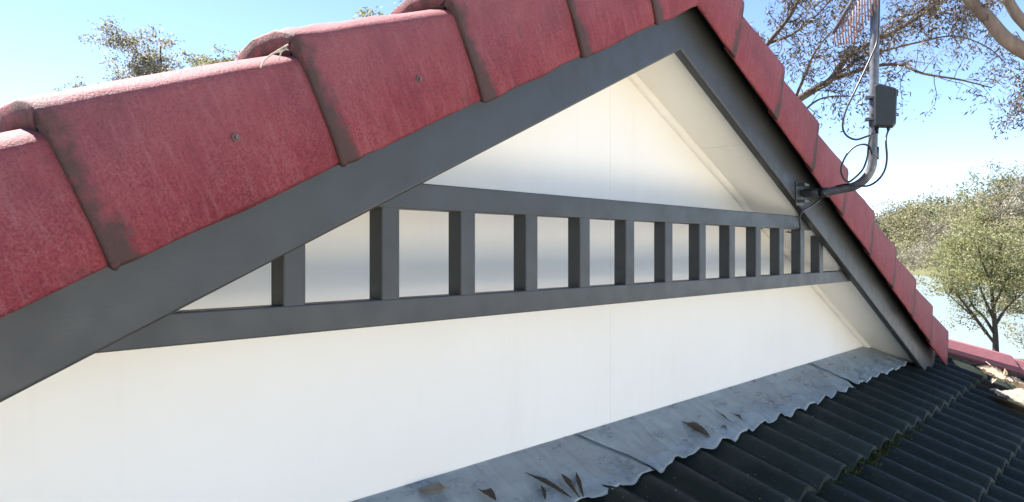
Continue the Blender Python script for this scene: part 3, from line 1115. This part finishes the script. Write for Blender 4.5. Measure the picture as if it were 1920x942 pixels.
# ------------------------------------------------------------------ trees
def leaves_mesh(name, P, L, W, mat, parent, droop=0.6, seed=0):
    """one leaf-shaped quad per point"""
    r = np.random.default_rng(seed)
    P = np.asarray(P, float)
    n = len(P)
    d = r.normal(size=(n, 3))
    d[:, 2] = d[:, 2] * (1 - droop) - droop * 1.2
    d /= np.linalg.norm(d, axis=1)[:, None]
    o = np.cross(d, r.normal(size=(n, 3)))
    o /= np.linalg.norm(o, axis=1)[:, None] + 1e-9
    l = (L * r.uniform(0.6, 1.3, n))[:, None]
    w = (W * r.uniform(0.7, 1.2, n))[:, None]
    V = np.empty((n, 4, 3))
    V[:, 0] = P
    V[:, 1] = P + d * l * 0.45 + o * w * 0.5
    V[:, 2] = P + d * l
    V[:, 3] = P + d * l * 0.45 - o * w * 0.5
    me = bpy.data.meshes.new(name)
    me.vertices.add(4 * n)
    me.vertices.foreach_set('co', V.ravel())
    me.loops.add(4 * n)
    me.loops.foreach_set('vertex_index', np.arange(4 * n))
    me.polygons.add(n)
    me.polygons.foreach_set('loop_start', np.arange(0, 4 * n, 4))
    me.polygons.foreach_set('loop_total', np.full(n, 4))
    me.update(calc_edges=True)
    return link_mesh(name, me, mat, parent)

GUM = mat_leaf('gum_leaves', [(0.0, (0.025, 0.018, 0.014)), (0.5, (0.06, 0.045, 0.030)), (1.0, (0.15, 0.115, 0.075))], 0.25)
OLIVE = mat_leaf('olive_leaves', [(0.0, (0.11, 0.115, 0.055)), (0.5, (0.20, 0.195, 0.10)), (1.0, (0.30, 0.265, 0.16))], 0.5)
GREEN = mat_leaf('fresh_leaves', [(0.0, (0.09, 0.105, 0.038)), (0.5, (0.18, 0.185, 0.075)), (1.0, (0.29, 0.275, 0.14))], 0.5)
GREYG = mat_leaf('grey_green_leaves', [(0.0, (0.13, 0.125, 0.09)), (0.5, (0.22, 0.205, 0.15)), (1.0, (0.32, 0.29, 0.22))], 0.5)

def crown_tree(name, label, base, height, spread, mat, leaf, nleaf, seed, group=None, crown_from=0.35, limbs=7, lean=(0, 0), trunk_r=None, clump=0.22, droop=0.4):
    r = np.random.default_rng(seed)
    base = Vector(base)
    t = thing(name, base, label, 'tree', group)
    s_ = Soup()
    tr = trunk_r or height * 0.016
    top = base + Vector((lean[0], lean[1], height * 0.92))
    mid = base.lerp(top, 0.5) + Vector((r.normal() * height * .03, r.normal() * height * .03, 0))
    tp = smooth_path([base - Vector((0, 0, 0.3)), base.lerp(mid, 0.5), mid, mid.lerp(top, 0.5) + Vector((r.normal() * height * .02, 0, 0)), top], 3)
    s_.tube(tp, list(np.linspace(tr, tr * 0.22, len(tp))), 7)
    ends = [top]
    for k in range(limbs):
        f = crown_from * 0.7 + (0.95 - crown_from * 0.7) * (k + r.uniform(0, .8)) / limbs
        i = min(int(f * (len(tp) - 1)), len(tp) - 1)
        p0 = tp[i]
        az = k * 2.4 + r.uniform(-.4, .4)
        ln = spread * (1.05 - 0.5 * f) * r.uniform(0.7, 1.05)
        up = height * r.uniform(0.10, 0.26) * (1.1 - f * 0.6)
        p2 = p0 + Vector((math.cos(az) * ln, math.sin(az) * ln, up))
        p1 = p0.lerp(p2, 0.5) + Vector((r.normal() * ln * .1, r.normal() * ln * .1, up * 0.18))
        bp = smooth_path([p0, p1, p2], 4)
        r0 = tr * (0.55 - 0.35 * f)
        s_.tube(bp, list(np.linspace(r0, r0 * 0.25, len(bp))), 5)
        ends.append(p2)
        for q in range(4):
            b = bp[int(r.integers(2, len(bp)))]
            e = b + Vector((r.normal(), r.normal(), abs(r.normal()) * .9 + .1)) * (ln * 0.30)
            s_.tube([b, b.lerp(e, 0.5) + Vector((0, 0, ln * 0.03)), e], [r0 * .3, r0 * .2, r0 * .1], 4)
            ends.append(e)
    s_.build('trunk', TRUNK, t)
    ends = np.array([tuple(e) for e in ends])
    pts = []
    per = nleaf // len(ends)
    for e in ends:
        sub = e + r.normal(size=(5, 3)) * np.array([1, 1, 0.6]) * spread * clump
        for q in sub:
            pts.append(q + r.normal(size=(max(1, per // 5), 3)) * np.array([1, 1, 0.75]) * spread * clump * 0.33)
    pts = np.concatenate(pts)
    leaves_mesh('crown', pts, leaf, leaf * 0.45, mat, t, droop, seed)
    return t

# overhanging gum behind the roof: limbs follow what the photo shows, twigs and leaves grow from them
def limb_tree(name, label, base, limbs, mat, seed, leaf=0.11, twig_len=(0.35, 0.9), density=1.0, trunk=None):
    r = np.random.default_rng(seed)
    t = thing(name, base, label, 'tree')
    s_ = Soup()
    thin = Soup()
    pts = []
    for L, r0, r1, tw_n in limbs:
        P = smooth_path(L, 6)
        rad = list(np.linspace(r0, r1, len(P)))
        s_.tube(P, rad, 8)
        tot = sum((P[i + 1] - P[i]).length for i in range(len(P) - 1))
        for k in range(int(tot * tw_n * density)):
            f = r.uniform(0.08, 1.0) ** 0.8
            i = min(int(f * (len(P) - 1)), len(P) - 2)
            p0 = P[i]
            T = (P[i + 1] - P[i]).normalized()
            d = Vector(r.normal(size=3))
            d = (d.normalized() + T * 0.7 + Vector((0, 0, 0.15))).normalized()
            ln = r.uniform(*twig_len)
            q = [p0]
            for m in range(5):
                d = (d + Vector(r.normal(size=3)) * 0.28 + Vector((0, 0, -0.16 * m / 3))).normalized()
                q.append(q[-1] + d * ln / 5)
            r_ = max(0.003, min(rad[i] * 0.4, 0.010))
            thin.tube(q, list(np.linspace(r_, 0.0022, 6)), 4)
            for m in range(2, 6):
                nl = int(r.integers(3, 8))
                c = np.array(q[m])
                pts.append(c + r.normal(size=(nl, 3)) * 0.055)
                if r.random() < 0.6:      # side shoot
                    e = q[m] + Vector(r.normal(size=3)).normalized() * ln * 0.28 + Vector((0, 0, -0.04))
                    thin.tube([q[m], q[m].lerp(e, .5), e], [0.003, 0.0025, 0.0018], 3)
                    nl = int(r.integers(4, 10))
                    pts.append(np.array(e) + r.normal(size=(nl, 3)) * 0.06)
    s_.build('trunk', trunk, t)
    thin.build('twigs', TWIG, t)['kind'] = 'stuff'
    leaves_mesh('crown', np.concatenate(pts), leaf, leaf * 0.22, mat, t, 0.65, seed)
    return t
d1 = 15.0
A = lambda *q: [at(u, v, d1 + (q_[2] if len(q_) > 2 else 0)) for q_ in q for u, v in [q_[:2]]]
base1 = at(1380, 468, 15.5); base1.z = 0
j1 = at(1488, 192, d1)
limbs1 = [
    ([base1, at(1385, 420, 15.4), at(1420, 300, 15.2), at(1455, 230, 15.1), j1], 0.22, 0.10, 0.0),
    (A((1488, 192), (1530, 166), (1557, 150), (1585, 112, .3), (1630, 82, .6), (1690, 52, .9), (1760, 5, 1.2), (1800, -30, 1.3)), 0.075, 0.02, 5.5),
    (A((1557, 150), (1600, 136), (1640, 124, -.3), (1690, 122, -.5), (1730, 138, -.8), (1800, 150, -1), (1860, 165, -1.2)), 0.045, 0.010, 4.2),
    (A((1545, 156), (1585, 130, .2), (1612, 110, .5), (1660, 95, .9), (1720, 80, 1.2), (1790, 68, 1.4), (1850, 88, 1.5), (1885, 118, 1.6)), 0.035, 0.008, 4.6),
    (A((1500, 215), (1530, 190), (1560, 181), (1600, 180, -.2), (1630, 168, -.4)), 0.022, 0.007, 5.0),
    (A((1400, 140), (1440, 82), (1470, 45), (1490, 15), (1510, -40)), 0.05, 0.025, 8.0),
    (A((1440, 82), (1490, 62, .3), (1540, 20, .6), (1570, -20, .8)), 0.03, 0.010, 7.0),
    (A((1488, 192), (1510, 140, -.5), (1530, 95, -.8), (1570, 50, -1), (1620, 25, -1.2)), 0.03, 0.009, 8.5),
    (A((1640, 75), (1700, 30, .4), (1770, 25, .6), (1830, 45, .9)), 0.025, 0.008, 8.0),
    (A((1690, 52), (1740, 10, .4), (1800, -5, .8), (1850, 10, .8)), 0.02, 0.008, 9.0),
]
limb_tree('gum_tree', 'sparse gum tree behind the gable with thin limbs fanning right past the mast', base1, limbs1, GUM, 21, density=1.7, trunk=DARKB)
d2 = 10.5
B = lambda *q: [at(u, v, d2) for u, v in q]
base2 = at(2230, 468, d2 + 1); base2.z = 0
limbs2 = [
    ([base2, at(2190, 460, 11.2), at(2120, 330, 10.8), at(2030, 190, 10.6), at(1985, 130, d2), at(1925, 98, d2), at(1884, 72, d2), at(1850, 32, d2), at(1812, -8, d2), at(1750, -110, d2)], 0.16, 0.07, 0.0),
    (B((2030, 190), (1965, 90), (1925, 48), (1902, 22), (1880, -20), (1850, -90)), 0.085, 0.06, 0.0),
    (B((1985, 130), (1960, 150), (1930, 170), (1900, 195), (1888, 225)), 0.015, 0.005, 9.0),
    (B((1990, 150), (1950, 185), (1915, 215)), 0.012, 0.005, 10.0),
    (B((1900, 22), (1870, 0), (1840, 10)), 0.012, 0.005, 5.0),
    (B((1925, 98), (1905, 60), (1896, 80)), 0.008, 0.004, 3.0),
]
limb_tree('gum_tree', 'thick pale gum limbs reaching in at the upper right corner', base2, limbs2, GUM, 22, leaf=0.085, twig_len=(0.2, 0.5), trunk=TRUNK, density=1.4)

def gz(x, y):
    return hgt(x, y)
def stand(u, d):
    p = at(u, 468, d)
    return Vector((p.x, p.y, gz(p.x, p.y)))
def height_for(u, vtop, d):
    p = stand(u, d)
    return at(u, vtop, d).z - p.z

# trees whose tops show above the left caps
crown_tree('gum_tree', 'tall feathery tree top above the left barge caps, larger of the left pair', stand(300, 42), height_for(300, 40, 42), 2.9, GREYG, 0.17, 22000, 31, None, 0.7, 10, clump=0.24)
crown_tree('gum_tree', 'round yellowish tree top beside the larger feathery one above left caps', stand(385, 40), height_for(395, 78, 40), 2.0, OLIVE, 0.17, 14000, 32, None, 0.7, 9, clump=0.26)
crown_tree('gum_tree', 'thin treetop peeking over the leftmost barge caps', stand(125, 45), height_for(125, 138, 45), 1.6, GREYG, 0.16, 2500, 33, None, 0.65, 6, clump=0.22)
crown_tree('gum_tree', 'treetop showing above the middle left cap at the top picture edge', stand(725, 40), height_for(725, -25, 40), 2.4, OLIVE, 0.2, 9000, 34, None, 0.6, 8)

# trees across the lake
far = [  # u, top v, depth, spread, material, label
    (1648, 402, 262, 10, GREYG, 'leftmost grey-green tree showing across the lake beside the red caps'),
    (1690, 396, 258, 10, GREYG, 'second grey-green tree from the red caps across the lake'),
    (1728, 386, 246, 10, OLIVE, 'third tree from the red caps across the lake, olive crown'),
    (1768, 380, 235, 10, OLIVE, 'tallest olive crown in the middle of the far lake bank'),
    (1800, 392, 222, 9, GREYG, 'grey tree across the lake just left of the tall right-hand trees'),
]
for i, (u, vt, d, sp, mt, lb) in enumerate(far):
    crown_tree('bank_tree', lb, stand(u, d), height_for(u, vt, d), sp, mt, 0.85, 9000, 50 + i, 'trees on the far lake bank', 0.06, 11, clump=0.30, droop=0.2)
near_r = [
    (1838, 362, 165, 7.0, OLIVE, 'tall olive tree left of the highest crown at the right edge'),
    (1880, 328, 150, 7.5, OLIVE, 'highest olive tree crown near the right picture edge'),
    (1925, 345, 140, 7.5, GREYG, 'grey-green tree cut by the right picture edge'),
    (1905, 430, 120, 6.0, OLIVE, 'lower olive tree in front of the highest crown at right'),
    (1835, 425, 150, 5.0, GREEN, 'bright green low tree behind the small lakeside tree'),
]
for i, (u, vt, d, sp, mt, lb) in enumerate(near_r):
    crown_tree('bank_tree', lb, stand(u, d), height_for(u, vt, d), sp, mt, 0.55, 12000, 70 + i, 'tall trees at the right of the lake', 0.12, 9, clump=0.30, droop=0.25)

crown_tree('lakeside_tree', 'olive tree at the right picture edge beside the small forked tree', stand(1950, 37), height_for(1950, 440, 37), 2.0, OLIVE, 0.15, 9000, 91, None, 0.2, 9, clump=0.28, droop=0.3)
# small forked lakeside tree in front of the water
d3 = 34.0
T3 = lambda u, v, dd=0.0: at(u, v, d3 + dd)
st = stand(1868, d3)
t = thing('lakeside_tree', st, 'small forked light green tree standing before the lake at right', 'tree')
s_ = Soup()
s_.tube(smooth_path([st - Vector((0, 0, .3)), T3(1868, 690), T3(1867, 655), T3(1866, 620), T3(1862, 570), T3(1858, 520), T3(1862, 470)], 4), list(np.linspace(0.17, 0.04, 25)), 8)
br = [[(1866, 645), (1850, 625), (1830, 600), (1800, 572), (1770, 545)], [(1850, 625), (1820, 585), (1790, 548), (1762, 520)], [(1864, 625), (1845, 595), (1825, 575), (1812, 545), (1800, 515)], [(1864, 600), (1850, 570), (1838, 540), (1830, 500)],
      [(1862, 575), (1880, 540), (1895, 510)], [(1866, 610), (1885, 580), (1905, 560), (1925, 545)], [(1860, 530), (1845, 500), (1835, 465)], [(1862, 500), (1875, 470), (1880, 445)]]
r = np.random.default_rng(5)
ends = []
for b in br:
    dd = r.uniform(-1.2, 1.2)
    P = smooth_path([T3(u, v, dd * i / (len(b) - 1)) for i, (u, v) in enumerate(b)], 4)
    s_.tube(P, list(np.linspace(0.075, 0.015, len(P))), 6)
    for q in range(7):
        p = P[int(r.integers(len(P) // 2, len(P)))]
        e = p + Vector((r.normal() * .55, r.normal() * .55, abs(r.normal()) * .5))
        s_.tube([p, p.lerp(e, .5) + Vector((0, 0, .05)), e], [0.018, 0.012, 0.006], 4)
        ends.append(e)
    ends.append(P[-1])
s_.build('trunk', TWIG, t)
pts = []
for e in ends:
    for q in range(4):
        c = np.array(e) + r.normal(size=3) * np.array([.55, .55, .38])
        pts.append(c + r.normal(size=(50, 3)) * np.array([.19, .19, .13]))
leaves_mesh('crown', np.concatenate(pts), 0.13, 0.05, GREEN, t, 0.3, 77)

# shrubs along the far shore
for i, (u, d, hh) in enumerate(((1714, 222, 5.0), (1744, 212, 4.5), (1775, 198, 5.0))):
    crown_tree('shore_shrub', ['low shrub on the far shore', 'rounded shrub on the far shore', 'small pale shrub on the far shore'][i % 3] + ', %s from the red caps' % ['first', 'second', 'third'][i],
               stand(u, d - 2), hh, 6.0, (OLIVE, GREYG, GREYG)[i % 3], 0.6, 3000, 120 + i, 'shrubs along the far shore', 0.02, 6, clump=0.4, droop=0.2)['category'] = 'shrub'
